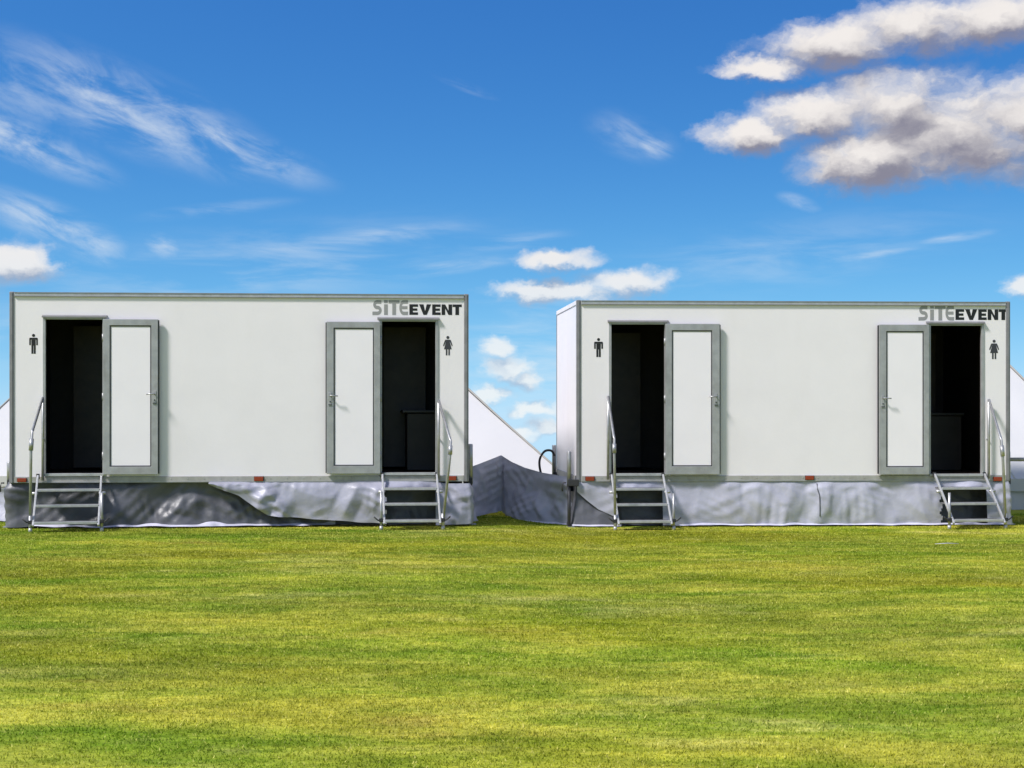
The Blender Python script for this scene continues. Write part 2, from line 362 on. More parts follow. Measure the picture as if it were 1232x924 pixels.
def grass():
    n = 620000
    y = 5.6 + (23.5 - 5.6) * np.random.rand(n) ** 0.85
    x = -0.315 * y + (0.70 * y) * np.random.rand(n) + (np.random.rand(n) - 0.5) * 1.0
    # follow the ground sheet on its half metre grid
    gx = np.array(xs); gy = np.array(ys); G = np.array([v[2] for v in g.v]).reshape(len(ys), nx)
    i = np.clip(np.searchsorted(gx, x) - 1, 0, nx - 2); j = np.clip(np.searchsorted(gy, y) - 1, 0, len(ys) - 2)
    fx = (x - gx[i]) / (gx[i + 1] - gx[i]); fy = (y - gy[j]) / (gy[j + 1] - gy[j])
    z = (G[j, i] * (1 - fx) + G[j, i + 1] * fx) * (1 - fy) + (G[j + 1, i] * (1 - fx) + G[j + 1, i + 1] * fx) * fy - 0.002
    # keep blades out of the units and from under the steps
    keep = np.ones(n, bool)
    for (ox, oy, a, L) in ((-5.62, 19.69, R(4.4), 5.67), (1.457, 20.87, R(3.0), 5.77)):
        lx = (x - ox) * math.cos(a) + (y - oy) * math.sin(a); ly = -(x - ox) * math.sin(a) + (y - oy) * math.cos(a)
        keep &= ~((lx > -0.02) & (lx < L + 0.02) & (ly > -0.03) & (ly < 2.4))
    x, y, z = x[keep], y[keep], z[keep]; n = len(x)
    h = (0.008 + 0.011 * np.random.rand(n) ** 1.5) * np.where(np.random.rand(n) < 0.01, 1.3, 1.0)
    w = 0.0022 + 0.0016 * np.random.rand(n) + 0.00018 * y
    th = np.random.rand(n) * math.pi; la = np.random.rand(n) * 2 * math.pi; ll = h * (0.2 + 0.8 * np.random.rand(n))
    co = np.empty((n, 3, 3), np.float32)
    co[:, 0] = np.stack([x - w * np.cos(th), y - w * np.sin(th), z], 1)
    co[:, 1] = np.stack([x + w * np.cos(th), y + w * np.sin(th), z], 1)
    co[:, 2] = np.stack([x + ll * np.cos(la), y + ll * np.sin(la), z + h], 1)
    me = bpy.data.meshes.new('lawn_grass')
    me.vertices.add(3 * n); me.vertices.foreach_set('co', co.ravel())
    me.loops.add(3 * n); me.loops.foreach_set('vertex_index', np.arange(3 * n, dtype=np.int32))
    me.polygons.add(n); me.polygons.foreach_set('loop_start', np.arange(0, 3 * n, 3, dtype=np.int32))
    me.update(); me.validate()
    at = me.attributes.new('tone', 'FLOAT', 'POINT'); at.data.foreach_set('value', np.repeat(np.random.rand(n).astype(np.float32), 3))
    me.materials.append(M['blades'])
    o = bpy.data.objects.new('lawn_grass', me); C.objects.link(o); o['kind'] = 'stuff'
    tag(o, 'short patchy yellow green lawn grass in front of both units', 'grass')
grass()


# ------------------------------------------------------------------ a unit's own frame
class Unit:
    def __init__(s, x, y, a, L, z0, z1, D=2.4):
        s.x, s.y, s.a, s.L, s.z0, s.z1, s.D = x, y, a, L, z0, z1, D
    def at(s, px, py, v=0.0):
        """photograph pixel -> (u, z) on the plane v of this unit"""
        dx, dz = (px - PX) / F, -(py - PY) / F
        ca, sa = math.cos(s.a), math.sin(s.a)
        k = (v + (-s.x * sa + s.y * ca)) / (-dx * sa + ca)
        X, Y = dx * k, k
        return (X - s.x) * ca + (Y - s.y) * sa, EYE + dz * k
    def world(s, u, v, z=0.0):
        ca, sa = math.cos(s.a), math.sin(s.a)
        return Vector((s.x + u * ca - v * sa, s.y + u * sa + v * ca, z))
T1 = Unit(-5.62, 19.69, R(4.4), 5.67, 0.566, 2.915)
T2 = Unit(1.457, 20.87, R(3.0), 5.77, 0.526, 2.890)

def wall_with_holes(L, z0, z1, holes, y0, y1):
    us = sorted(set([0, L] + [h[0] for h in holes] + [h[1] for h in holes]))
    zs = sorted(set([z0, z1] + [h[2] for h in holes] + [h[3] for h in holes]))
    m = MB(); idx = {}
    def vid(u, z, y):
        k = (u, z, y)
        if k not in idx: idx[k] = len(m.v); m.v.append((u, y, z))
        return idx[k]
    def solid(i, j):
        if not (0 <= i < len(us) - 1 and 0 <= j < len(zs) - 1): return False
        cu, cz = (us[i] + us[i + 1]) / 2, (zs[j] + zs[j + 1]) / 2
        return not any(h[0] < cu < h[1] and h[2] < cz < h[3] for h in holes)
    for i in range(len(us) - 1):
        for j in range(len(zs) - 1):
            if not solid(i, j): continue
            a, b, c, d = us[i], us[i + 1], zs[j], zs[j + 1]
            for y in (y0, y1): m.f.append((vid(a, c, y), vid(b, c, y), vid(b, d, y), vid(a, d, y)))
            if not solid(i - 1, j): m.f.append((vid(a, c, y0), vid(a, d, y0), vid(a, d, y1), vid(a, c, y1)))
            if not solid(i + 1, j): m.f.append((vid(b, c, y0), vid(b, d, y0), vid(b, d, y1), vid(b, c, y1)))
            if not solid(i, j - 1): m.f.append((vid(a, c, y0), vid(b, c, y0), vid(b, c, y1), vid(a, c, y1)))
            if not solid(i, j + 1): m.f.append((vid(a, d, y0), vid(b, d, y0), vid(b, d, y1), vid(a, d, y1)))
    return m

# lettering: letters drawn as strokes and polygons in a unit square
def stroke(pts, w):
    """thick poly-line -> list of convex quads"""
    out = []; n = len(pts); L, Rr = [], []
    for i, p in enumerate(pts):
        a = Vector(pts[max(i - 1, 0)]); b = Vector(pts[min(i + 1, n - 1)]); d = (b - a).normalized(); nn = Vector((-d.y, d.x))
        L.append(Vector(p) + nn * w / 2); Rr.append(Vector(p) - nn * w / 2)
    for i in range(n - 1): out.append([tuple(Rr[i]), tuple(Rr[i + 1]), tuple(L[i + 1]), tuple(L[i])])
    return out
def arc(cx, cy, rx, ry, a0, a1, n=12):
    return [(cx + rx * math.cos(R(a0 + (a1 - a0) * i / n)), cy + ry * math.sin(R(a0 + (a1 - a0) * i / n))) for i in range(n + 1)]
def glyph_S():
    return stroke([(0.86, 0.87), (0.60, 0.88)] + arc(0.50, 0.69, 0.27, 0.19, 90, 250, 10) + arc(0.50, 0.31, 0.27, 0.20, 70, -90, 10) + [(0.3, 0.11), (0.04, 0.10)], 0.235)
def glyph_i(): return [[(0.2, 0), (0.8, 0), (0.8, 0.72), (0.2, 0.72)], [(0.2, 0.80), (0.8, 0.80), (0.8, 1.0), (0.2, 1.0)]]
def glyph_T(): return [[(0, 0.78), (1, 0.78), (1, 1), (0, 1)], [(0.34, 0), (0.68, 0), (0.68, 0.78), (0.34, 0.78)]]
def glyph_Er():
    return stroke([(0.98, 0.885), (0.62, 0.885)] + arc(0.52, 0.5, 0.34, 0.385, 95, 265, 14) + [(0.62, 0.115), (0.98, 0.115)], 0.23) + [[(0.3, 0.40), (0.92, 0.40), (0.92, 0.60), (0.3, 0.60)]]
def glyph_E(): return [[(0, 0), (0.40, 0), (0.40, 1), (0, 1)]] + [[(0.40, a), (e, a), (e, a + h), (0.40, a + h)] for a, h, e in ((0, 0.24, 1), (0.39, 0.22, 0.92), (0.76, 0.24, 1))]
def glyph_V(): return [[(0, 1), (0.36, 0.0), (0.5, 0.0), (0.5, 0.34), (0.37, 1)][:5], [(0.5, 0.0), (0.64, 0.0), (1, 1), (0.63, 1), (0.5, 0.34)]]
def glyph_N(): return [[(0, 0), (0.34, 0), (0.34, 1), (0, 1)], [(0.66, 0), (1, 0), (1, 1), (0.66, 1)], [(0.34, 0.62), (0.66, 0.0), (0.66, 0.40), (0.34, 1)]]
def glyph_Tb(): return [[(0, 0.76), (1, 0.76), (1, 1), (0, 1)], [(0.30, 0), (0.70, 0), (0.70, 0.76), (0.30, 0.76)]]
def word(glyphs, u0, u1, z0, z1, y):
    """glyphs: (shape, x0, x1) with x in 0..1 of the word"""
    m = MB()
    for gl, a, b in glyphs:
        for poly in gl:
            m.prism([(u0 + (a + (b - a) * p[0]) * (u1 - u0), z0 + p[1] * (z1 - z0)) for p in poly], y - 0.002, y + 0.001)
    return m
GREY_WORD = [(glyph_S(), 0.0, 0.30), (glyph_i(), 0.30, 0.47), (glyph_T(), 0.46, 0.76), (glyph_Er(), 0.74, 1.0)]
BLACK_WORD = [(glyph_E(), 0.0, 0.165), (glyph_V(), 0.185, 0.415), (glyph_E(), 0.435, 0.595), (glyph_N(), 0.615, 0.815), (glyph_Tb(), 0.825, 1.0)]

def symbol(woman, u0, u1, z0, z1, y):
    m = MB(); cu = (u0 + u1) / 2; W = u1 - u0; H = z1 - z0
    def P(a, b): return (cu + a * W, z0 + b * H)
    m.prism([(cu + 0.078 * H * math.cos(2 * math.pi * k / 18), z0 + 0.915 * H + 0.078 * H * math.sin(2 * math.pi * k / 18)) for k in range(18)], y - 0.002, y + 0.001)
    polys = []
    if not woman:
        polys += [[P(-.5, .76), P(-.43, .80), P(.43, .80), P(.5, .76), P(.5, .70), P(-.5, .70)],
                  [P(-.5, .70), P(-.5, .43), P(-.32, .43), P(-.32, .70)], [P(.32, .70), P(.32, .43), P(.5, .43), P(.5, .70)],
                  [P(-.25, .695), P(-.25, .0), P(-.03, .0), P(-.03, .695)], [P(.03, .695), P(.03, .0), P(.25, .0), P(.25, .695)], [P(-.03, .695), P(-.03, .40), P(.03, .40), P(.03, .695)]]
    else:
        polys += [[P(-.27, .80), P(.27, .80), P(.32, .72), P(-.32, .72)], [P(-.32, .76), P(-.5, .50), P(-.42, .455), P(-.20, .715)], [P(.32, .76), P(.20, .715), P(.42, .455), P(.5, .50)],
                  [P(-.19, .718), P(.19, .718), P(.40, .31), P(-.40, .31)], [P(-.21, .308), P(-.21, .0), P(-.05, .0), P(-.05, .308)], [P(.05, .308), P(.05, .0), P(.21, .0), P(.21, .308)]]
    for p in polys: m.prism(p, y - 0.002, y + 0.001)
    return m

# ------------------------------------------------------------------ toilet trailer units
def trailer(T, label, px, ground):
    root = thing('toilet_trailer', label, 'trailer', T.world(0, 0, 0), T.a, 'portable toilet units on the lawn')
    L, D, z0, z1 = T.L, T.D, T.z0, T.z1
    rail_h = 0.075; wz0 = z0 + rail_h
    holes = []; doors = []
    for d in px['doors']:
        (a, b, c, e) = d['open']                                   # left, right, top, bottom of the opening
        um = ((a + b) / 2)
        u0, zt = T.at(a, c); u1, zb = T.at(b, e); _, zt2 = T.at(um, c); _, zb2 = T.at(um, e)
        holes.append((u0, u1, zb2, zt2))
    th = 0.045
    wall_with_holes(L, wz0, z1 - 0.01, holes, 0.0, th).build('front_wall', 'panel', root)
    MB().box(0.0, th, th + 0.002, D - th - 0.002, wz0, z1 - 0.01).build('side_wall', 'panel', root)
    MB().box(L - th, L, th + 0.002, D - th - 0.002, wz0, z1 - 0.01).build('side_wall', 'panel', root)
    MB().box(0.0, L, D - th, D, wz0, z1 - 0.01).build('back_wall', 'panel', root)
    MB().box(-0.004, L + 0.004, -0.004, D + 0.004, z1 - 0.008, z1 + 0.004).build('roof', 'panel', root, bevel=0.004)
    # inner skins, floor and ceiling
    MB().box(th + 0.004, L - th - 0.004, th + 0.004, D - th - 0.004, wz0 - 0.03, wz0 + 0.012).build('floor', 'floor_in', root)
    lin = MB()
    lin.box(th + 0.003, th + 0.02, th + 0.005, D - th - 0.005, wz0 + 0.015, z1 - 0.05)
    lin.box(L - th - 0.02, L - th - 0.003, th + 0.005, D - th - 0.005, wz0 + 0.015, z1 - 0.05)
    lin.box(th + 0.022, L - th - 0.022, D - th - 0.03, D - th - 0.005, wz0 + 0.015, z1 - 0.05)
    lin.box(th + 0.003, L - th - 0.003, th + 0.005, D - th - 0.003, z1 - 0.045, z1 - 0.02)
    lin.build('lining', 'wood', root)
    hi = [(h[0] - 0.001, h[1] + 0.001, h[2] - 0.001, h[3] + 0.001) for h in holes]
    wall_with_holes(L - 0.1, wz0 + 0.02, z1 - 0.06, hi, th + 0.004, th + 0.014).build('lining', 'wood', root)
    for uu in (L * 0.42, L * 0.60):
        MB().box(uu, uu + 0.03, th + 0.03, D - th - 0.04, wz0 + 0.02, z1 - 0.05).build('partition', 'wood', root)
    for k, h in enumerate(holes):
        cu = (h[0] + h[1]) / 2
        # a cubicle front with its own door at the back of each compartment and a wash basin on a counter
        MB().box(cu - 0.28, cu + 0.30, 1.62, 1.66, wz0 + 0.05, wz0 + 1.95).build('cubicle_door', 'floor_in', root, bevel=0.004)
        if k == 1:
            ct = MB().box(h[0] + 0.36, h[1] + 0.12, 1.05, 1.58, wz0 + 0.02, wz0 + 0.78).build('counter', 'wood', root, bevel=0.01)
            MB().box(h[0] + 0.30, h[1] + 0.14, 1.0, 1.6, wz0 + 0.785, wz0 + 0.82).build('counter_top', 'steel', ct, bevel=0.008)
    # corner posts, top and bottom rails
    pw = 0.058
    for (u, v) in ((-0.006, -0.012), (L - pw + 0.006, -0.012), (-0.006, D - pw + 0.012), (L - pw + 0.006, D - pw + 0.012)):
        p = MB().box(u, u + pw, v, v + pw, z0 - 0.004, z1 + 0.012).build('corner_post', 'post', root, bevel=0.008)
        sgn = -1 if v < 0 else 1
        vv = v if v < 0 else v + pw
        MB().box(u + 0.019, u + 0.039, min(vv, vv + sgn * 0.007), max(vv, vv + sgn * 0.007), z0, z1 + 0.004).build('ridge', 'post', p, bevel=0.002)
    for v, s in ((0, -1), (D, 1)):
        tr = MB().box(pw - 0.004, L - pw + 0.004, min(v, v + s * 0.016), max(v, v + s * 0.016), z1 - 0.052, z1 + 0.006).build('top_rail', 'bright', root, bevel=0.003)
        w = MB()
        for zz in (z1 - 0.005, z1 - 0.049): w.box(pw, L - pw, min(v + s * 0.012, v + s * 0.022), max(v + s * 0.012, v + s * 0.022), zz, zz + 0.011)
        w.build('bead', 'post', tr)
        br = MB().box(pw - 0.004, L - pw + 0.004, min(v - s * 0.03, v + s * 0.014), max(v - s * 0.03, v + s * 0.014), z0, wz0 - 0.002).build('bottom_rail', 'rail', root, bevel=0.003)
        rv = MB()
        u = 0.12
        while u < L - 0.1:
            rv.tube([(u, v + s * 0.013, z0 + 0.045), (u, v + s * 0.0185, z0 + 0.045)], [0.008, 0.005], 8); u += 0.205
        rv.box(pw, L - pw, min(v + s * 0.013, v + s * 0.020), max(v + s * 0.013, v + s * 0.020), z0 + 0.002, z0 + 0.014)
        rv.build('rivets', 'alu', br)
    for u, s in ((0, -1), (L, 1)):
        MB().box(min(u, u + s * 0.014), max(u, u + s * 0.014), pw, D - pw, z0, wz0).build('bottom_rail', 'rail', root, bevel=0.003)
        MB().box(min(u, u + s * 0.012), max(u, u + s * 0.012), pw, D - pw, z1 - 0.05, z1 + 0.005).build('top_rail', 'panel', root, bevel=0.003)
    # chassis underneath, out of sight behind the skirt
    ch = MB()
    for v in (0.35, D - 0.43): ch.box(0.05, L - 0.05, v, v + 0.08, z0 - 0.12, wz0 - 0.035)
    ch.build('chassis', 'chassis', root)
    for v in (0.30, D - 0.50):
        for uu in (L * 0.45, L * 0.58):
            w = MB().tube([(uu, v, ground + 0.27), (uu, v + 0.2, ground + 0.27)], 0.27, 24).build('wheel', 'rubber', root)
            MB().tube([(uu, v - 0.01, ground + 0.27), (uu, v + 0.21, ground + 0.27)], 0.15, 16).build('rim', 'alu', w)
    # doors
    for k, d in enumerate(px['doors']):
        u0, u1, zb, zt = holes[k]
        fr = MB(); fw = 0.028
        fr.box(u0 - fw, u0 + 0.006, -0.014, 0.03, zb - 0.01, zt + fw)
        fr.box(u1 - 0.006, u1 + fw, -0.014, 0.03, zb - 0.01, zt + fw)
        fr.box(u0 + 0.007, u1 - 0.007, -0.014, 0.03, zt - 0.004, zt + fw)
        f = fr.build('door_frame', 'alu', root, bevel=0.003)
        MB().box(u0 - 0.012, u1 + 0.012, -0.035, th, zb - 0.028, zb + 0.006).build('sill', 'bright', f, bevel=0.003)
        a, b = d['drip']; ua, zd = T.at(a, d['open'][2] - 3); ub, _ = T.at(b, d['open'][2] - 3)
        MB().add([(ua, -0.002, zd - 0.006), (ub, -0.002, zd - 0.006), (ub, -0.045, zd - 0.012), (ua, -0.045, zd - 0.012),
                  (ua, -0.002, zd + 0.022), (ub, -0.002, zd + 0.022), (ub, -0.045, zd + 0.004), (ua, -0.045, zd + 0.004)],
                 [(0, 1, 2, 3), (4, 5, 6, 7), (0, 1, 5, 4), (1, 2, 6, 5), (2, 3, 7, 6), (3, 0, 4, 7)]).build('drip_rail', 'post', f)
        # the leaf, folded right back against the wall
        a, b, c, e = d['leaf']; va, vb = -0.075, -0.030
        la, zt_ = T.at(a, c, va); lb, _ = T.at(b, c, va); _, zt_ = T.at((a + b) / 2, c, va); _, zb_ = T.at((a + b) / 2, e, va)
        pa, pb, pc, pe = d['panel']
        qa, _ = T.at(pa, pc, va); qb, _ = T.at(pb, pc, va); _, qt = T.at((pa + pb) / 2, pc, va); _, qb2 = T.at((pa + pb) / 2, pe, va)
        m = MB()
        m.box(la, lb, va, vb, qt, zt_); m.box(la, lb, va, vb, zb_, qb2)
        m.box(la, qa, va, vb, qb2, qt); m.box(qb, lb, va, vb, qb2, qt)
        bm_w = wall_with_holes(1, 0, 1, [], 0, 1)
        leaf = wall_with_holes(lb - la, zb_, zt_, [(qa - la, qb - la, qb2, qt)], va, vb)
        leaf.v = [(x + la, y, z) for x, y, z in leaf.v]
        dr = leaf.build('door', 'alu', root, bevel=0.004)
        gk = wall_with_holes(qb - qa, qb2, qt, [(0.014, qb - qa - 0.014, qb2 + 0.014, qt - 0.014)], va + 0.006, vb - 0.002)
        gk.v = [(x + qa, y, z) for x, y, z in gk.v]; gk.build('gasket', 'gasket', dr)
        MB().box(qa + 0.012, qb - 0.012, va + 0.012, vb - 0.004, qb2 + 0.012, qt - 0.012).build('panel', 'door_panel', dr)
        hl, hr = (la, qa) if d['hinge'] == 'R' else (qb, lb)
        # rubber seal around the outer edge of the leaf
        sd = -1 if d['hinge'] == 'R' else 1
        free = la if d['hinge'] == 'R' else lb
        MB().box(min(free, free + sd * 0.014), max(free, free + sd * 0.014), va + 0.016, vb - 0.001, zb_ + 0.01, zt_ - 0.01).build('seal', 'gasket', dr)
        # handle on the free edge, hinges on the other
        hu = (hl + hr) / 2; hz = T.at(0, d['handle'], va)[1]; hz = T.at(a, d['handle'], va)[1]
        plate = MB().box(hu - 0.02, hu + 0.02, va - 0.006, va + 0.001, hz - 0.13, hz + 0.04).build('handle_plate', 'alu', dr, bevel=0.003)
        dirn = 1 if d['hinge'] == 'R' else -1
        MB().tube([(hu, va - 0.006, hz), (hu, va - 0.05, hz), (hu + dirn * 0.012, va - 0.058, hz), (hu + dirn * 0.095, va - 0.058, hz - 0.004)], 0.008, 8).build('handle', 'galv', dr, smooth=True)
        MB().tube([(hu, va - 0.005, hz - 0.075), (hu, va - 0.012, hz - 0.075)], 0.009, 10).build('lock', 'gasket', dr)
        MB().box(hu - 0.022, hu + 0.022, va - 0.0105, va - 0.006, hz - 0.118, hz - 0.108).build('latch', 'gasket', dr)
        he = lb if d['hinge'] == 'R' else la
        for q in (0.12, 0.5, 0.88):
            zz = zb_ + q * (zt_ - zb_)
            MB().tube([(he + (0.006 if d['hinge'] == 'R' else -0.006), vb - 0.012, zz - 0.05), (he + (0.006 if d['hinge'] == 'R' else -0.006), vb - 0.012, zz + 0.05)], 0.011, 10).build('hinge', 'alu', dr, smooth=True)
    for (a, b, c, e) in px['markers']:
        u0, zt = T.at(a, c, -0.014); u1, zb = T.at(b, e, -0.014)
        k = MB().box(u0, u1, -0.034, -0.0135, zb, zt).build('marker_light', 'marker', root, bevel=0.006)
        MB().box(u0 - 0.006, u1 + 0.006, -0.0195, -0.0137, zb - 0.006, zt + 0.004).build('base', 'gasket', k)
    a, b, c, e = px['grey']; u0, zt = T.at(a, c); u1, zb = T.at(b, e)
    word(GREY_WORD, u0, u1, zb, zt, 0.0).build('grey_lettering', 'grey_letter', root)
    a, b, c, e = px['blackw']; u0, zt = T.at(a, c); u1, zb = T.at(b, e)
    word(BLACK_WORD, u0, u1, zb, zt, 0.0).build('black_lettering', 'black', root)
    a, b, c, e = px['man']; u0, zt = T.at(a, c); u1, zb = T.at(b, e)
    symbol(False, u0, u1, zb, zt, 0.0).build('man_symbol', 'black', root)
    a, b, c, e = px['woman']; u0, zt = T.at(a, c); u1, zb = T.at(b, e)
    symbol(True, u0, u1, zb, zt, 0.0).build('woman_symbol', 'char', root)
    # stabiliser legs beside the corners
    for (u, v, zt, bracket) in px['legs']:
        lg = MB().tube([(u, v, z0 - 0.05), (u, v, zt - 0.01), (u, v, zt)], [0.030, 0.030, 0.024], 12).build('stabiliser_leg', 'galv', root, smooth=True)
        MB().tube([(u, v, ground - 0.005), (u, v, z0 - 0.045)], 0.022, 12).build('inner_tube', 'gasket', lg, smooth=True)
        MB().box(u - 0.07, u + 0.07, v - 0.07, v + 0.07, ground - 0.006, ground + 0.012).build('foot', 'galv', lg, bevel=0.004)
        MB().box(min(u, bracket) - 0.02, max(u, bracket) + 0.02, v - 0.045, v + 0.045, z0 - 0.055, z0 + 0.03).build('clamp', 'chassis', lg, bevel=0.006)
        MB().tube([(u - 0.05, v - 0.05, z0 - 0.01), (u - 0.085, v - 0.06, z0 - 0.01), (u - 0.095, v - 0.06, z0 - 0.05), (u - 0.095, v - 0.06, z0 - 0.12)], 0.010, 8).build('crank', 'chassis', lg, smooth=True)
    return root

PX1 = dict(doors=[dict(open=(54.5, 124, 384, 570), leaf=(124, 190, 384, 571), panel=(132, 182, 391.5, 561.5), drip=(51, 129), hinge='L', handle=474),
                  dict(open=(459, 524.5, 386.5, 569), leaf=(393, 457.5, 387, 570), panel=(401.5, 450, 394.5, 560.5), drip=(454, 528), hinge='R', handle=476)],
           markers=[(21, 32, 575.5, 580), (306, 317, 573.5, 578.8), (538.5, 549, 573, 578)],
           grey=(447.5, 491, 361, 379), blackw=(492.5, 555.5, 366, 379), man=(35.2, 45.5, 401.5, 425.5), woman=(533, 544.6, 404, 427.5),
           legs=[(5.67 + 0.055, 0.30, 1.03, 5.67), (5.67 + 0.055, 2.2, 0.95, 5.67), (-0.06, 0.25, 0.82, 0.0), (-0.06, 2.2, 0.80, 0.0)])
PX2 = dict(doors=[dict(open=(735, 800, 390, 570), leaf=(801, 866, 389.5, 571), panel=(808.5, 857, 397.5, 561), drip=(731, 804), hinge='L', handle=477),
                  dict(open=(1119, 1181, 391.5, 570.5), leaf=(1058, 1118, 390.5, 571), panel=(1066.5, 1111.5, 398.5, 562), drip=(1114, 1184), hinge='R', handle=479)],
           markers=[(704.5, 715, 573.5, 578.5), (969, 979, 572.5, 577.3), (1195, 1205, 574, 578.8)],
           grey=(1104.5, 1148, 367.5, 385.5), blackw=(1149.5, 1212.5, 372, 385), man=(714.8, 725.4, 406.5, 429.5), woman=(1190, 1202, 408.5, 432),
           legs=[(-0.105, -0.02, 0.925, 0.0), (-0.05, 2.30, 0.95, 0.0), (5.77 + 0.06, 0.2, 0.91, 5.77), (5.77 + 0.06, 2.2, 0.9, 5.77)])
t1 = trailer(T1, 'white toilet trailer with dark and silver crumpled tarpaulins hung below it', PX1, 0.0)
t2 = trailer(T2, 'white toilet trailer above a smooth pale grey skirt, its bright end wall showing', PX2, -0.07)

# drawbar of the second unit with its power cable, under the gap tarpaulin
db = MB()
db.bar((0.0, 0.5, 0.42), (-0.66, 1.42, 0.42), 0.06, 0.09); db.bar((0.0, 1.9, 0.42), (-0.66, 1.42, 0.42), 0.06, 0.09)
dbo = db.build('drawbar', 'chassis', t2, bevel=0.006)
MB().tube([(-0.80, 1.42, -0.06), (-0.80, 1.42, 0.74)], 0.03, 12).build('jockey_post', 'galv', dbo, smooth=True)
MB().box(-0.84, -0.62, 1.36, 1.48, 0.38, 0.50).build('coupling', 'chassis', dbo, bevel=0.02)
cb = MB()
pts = [Vector((-0.05, 2.26, 0.80)), Vector((-0.10, 2.22, 0.87)), Vector((-0.20, 2.2, 0.86)), Vector((-0.27, 2.2, 0.74)), Vector((-0.26, 2.2, 0.58)), Vector((-0.20, 2.2, 0.46)), Vector((-0.02, 2.2, 0.44))]
fine = []
for i in range(len(pts) - 1):
    a, b, c, d = pts[max(i - 1, 0)], pts[i], pts[i + 1], pts[min(i + 2, len(pts) - 1)]
    for k in range(6):
        s = k / 6; fine.append(0.5 * ((2 * b) + (c - a) * s + (2 * a - 5 * b + 4 * c - d) * s * s + (-a + 3 * b - 3 * c + d) * s ** 3))
cb.tube(fine + [pts[-1]], 0.017, 8).build('power_cable', 'rubber', t2, smooth=True)

# ------------------------------------------------------------------ steps
def steps(T, label, top, bot, ground, side, rail_px):
    """top, bot: pixels of the two stringers at the sill and at the foot"""
    v1 = -0.60; zt = T.z0 + 0.10
    ua = T.at(top[0], 576, -0.03)[0]; ub = T.at(top[1], 576, -0.03)[0]
    ca = T.at(bot[0], 629, v1)[0]; cb_ = T.at(bot[1], 629, v1)[0]
    W = ((ub - ua) + (cb_ - ca)) / 2
    mu, mc = (ua + ub) / 2, (ca + cb_) / 2
    ang = math.atan2(mc - mu, 0.57)
    root = thing('access_steps', label, 'steps', T.world(mu, -0.03, ground), T.a + ang, 'metal steps up to the unit doors')
    run = 0.57 / math.cos(ang); H = zt - ground
    def yz(t): return -run * t, H * (1 - t) + 0.10 * t
    h = W / 2
    for s in (-1, 1):
        a = yz(0.02); b = yz(1.04)
        st = MB().bar((s * h, a[0], a[1]), (s * h, b[0], b[1]), 0.024, 0.034, up=(0, 0.3, 1)).build('stringer', 'bright', root, bevel=0.004)
        MB().box(s * h - 0.02, s * h + 0.02, -0.02, 0.012, H - 0.05, H + 0.015).build('hook', 'chassis', st, bevel=0.004)
    for i, t in enumerate((0.31, 0.63, 0.97)):
        y, z = yz(t)
        tr = MB().box(-h + 0.014, h - 0.014, y - 0.012, y + 0.185, z - 0.014, z + 0.006).build('tread', 'tread', root, bevel=0.002)
        MB().box(-h + 0.013, h - 0.013, y - 0.034, y - 0.013, z - 0.022, z + 0.012).build('nosing', 'bright', tr, bevel=0.005)
        gr_ = MB()
        for k in range(5):
            gr_.box(-h + 0.03, h - 0.03, y + 0.02 + k * 0.032, y + 0.03 + k * 0.032, z + 0.006, z + 0.0095)
        gr_.build('grip_ribs', 'tread', tr)
    lx = h + 0.036; ly = -run * 0.94
    rs = side
    # adjustable legs with clamp knobs
    for s in (-1, 1):
        if s != rs:
            lg = MB().tube([(s * lx, ly, 0.0), (s * lx, ly, 0.47)], 0.017, 10).build('leg', 'galv', root, smooth=True)
        else:
            lg = MB().tube([(s * lx, ly, 0.0), (s * lx, ly, 0.20)], 0.021, 10).build('leg', 'galv', root, smooth=True)
        MB().tube([(s * lx, ly, -0.002), (s * lx, ly, 0.05)], 0.023, 10).build('foot', 'bright', lg, smooth=True)
        MB().box(s * lx - 0.027, s * lx + 0.027, ly - 0.027, ly + 0.027, 0.10, 0.145).build('clamp', 'rubber', lg, bevel=0.006)
        kx = s * (lx + 0.03)
        MB().tube([(s * lx, ly - 0.01, 0.122), (kx + s * 0.01, ly - 0.02, 0.122), (kx + s * 0.06, ly - 0.03, 0.165)], 0.009, 8).build('lever', 'rubber', lg, smooth=True)
        # pin that holds the stringer, near the top
        y, z = yz(0.33)
        MB().tube([(s * (h - 0.02), y - 0.01, z + 0.02 - 0.05), (s * (h + 0.06), y - 0.01, z + 0.02 - 0.05)], 0.018, 10).build('pin', 'bright', root, smooth=True)
    # handrail on the outer side
    (wx, wy), (bx, by), (sx, sy) = rail_px
    def loc(px_, py_, v):
        u, z = T.at(px_, py_, v); w = T.world(u, v, z) - Vector(root.location)
        a = -root.rotation_euler.z
        return Vector((w.x * math.cos(a) - w.y * math.sin(a), w.x * math.sin(a) + w.y * math.cos(a), w.z))
    pw_ = loc(wx, wy, -0.055); pb = loc(bx, by, -0.56); ps = loc(sx, sy, -0.58)
    base = Vector((pw_.x, pw_.y, H - 0.07))
    foot = Vector((rs * lx, ly, 0.10))
    MB().tube([base, pw_ - Vector((0, 0, 0.03)), pw_ + (pb - pw_) * 0.02, pb + (pw_ - pb) * 0.04, pb, ps, foot], 0.0175, 12).build('handrail', 'galv', root, smooth=True)
    MB().tube([pb + (ps - pb) * 0.35, ps], 0.027, 12).build('grip', 'galv', root, smooth=True)
    MB().tube([Vector((pw_.x, -0.03, H + 0.45)), Vector((pw_.x, 0.035, H + 0.45))], 0.012, 8).build('bracket', 'galv', root)
    return root
steps(T1, 'metal steps below the doorway beside a dark crumpled tarpaulin, bright white handrail grip', (45.5, 122.5), (41, 117.5), 0.0, -1, ((51.5, 478), (38.5, 520), (37.2, 542)))
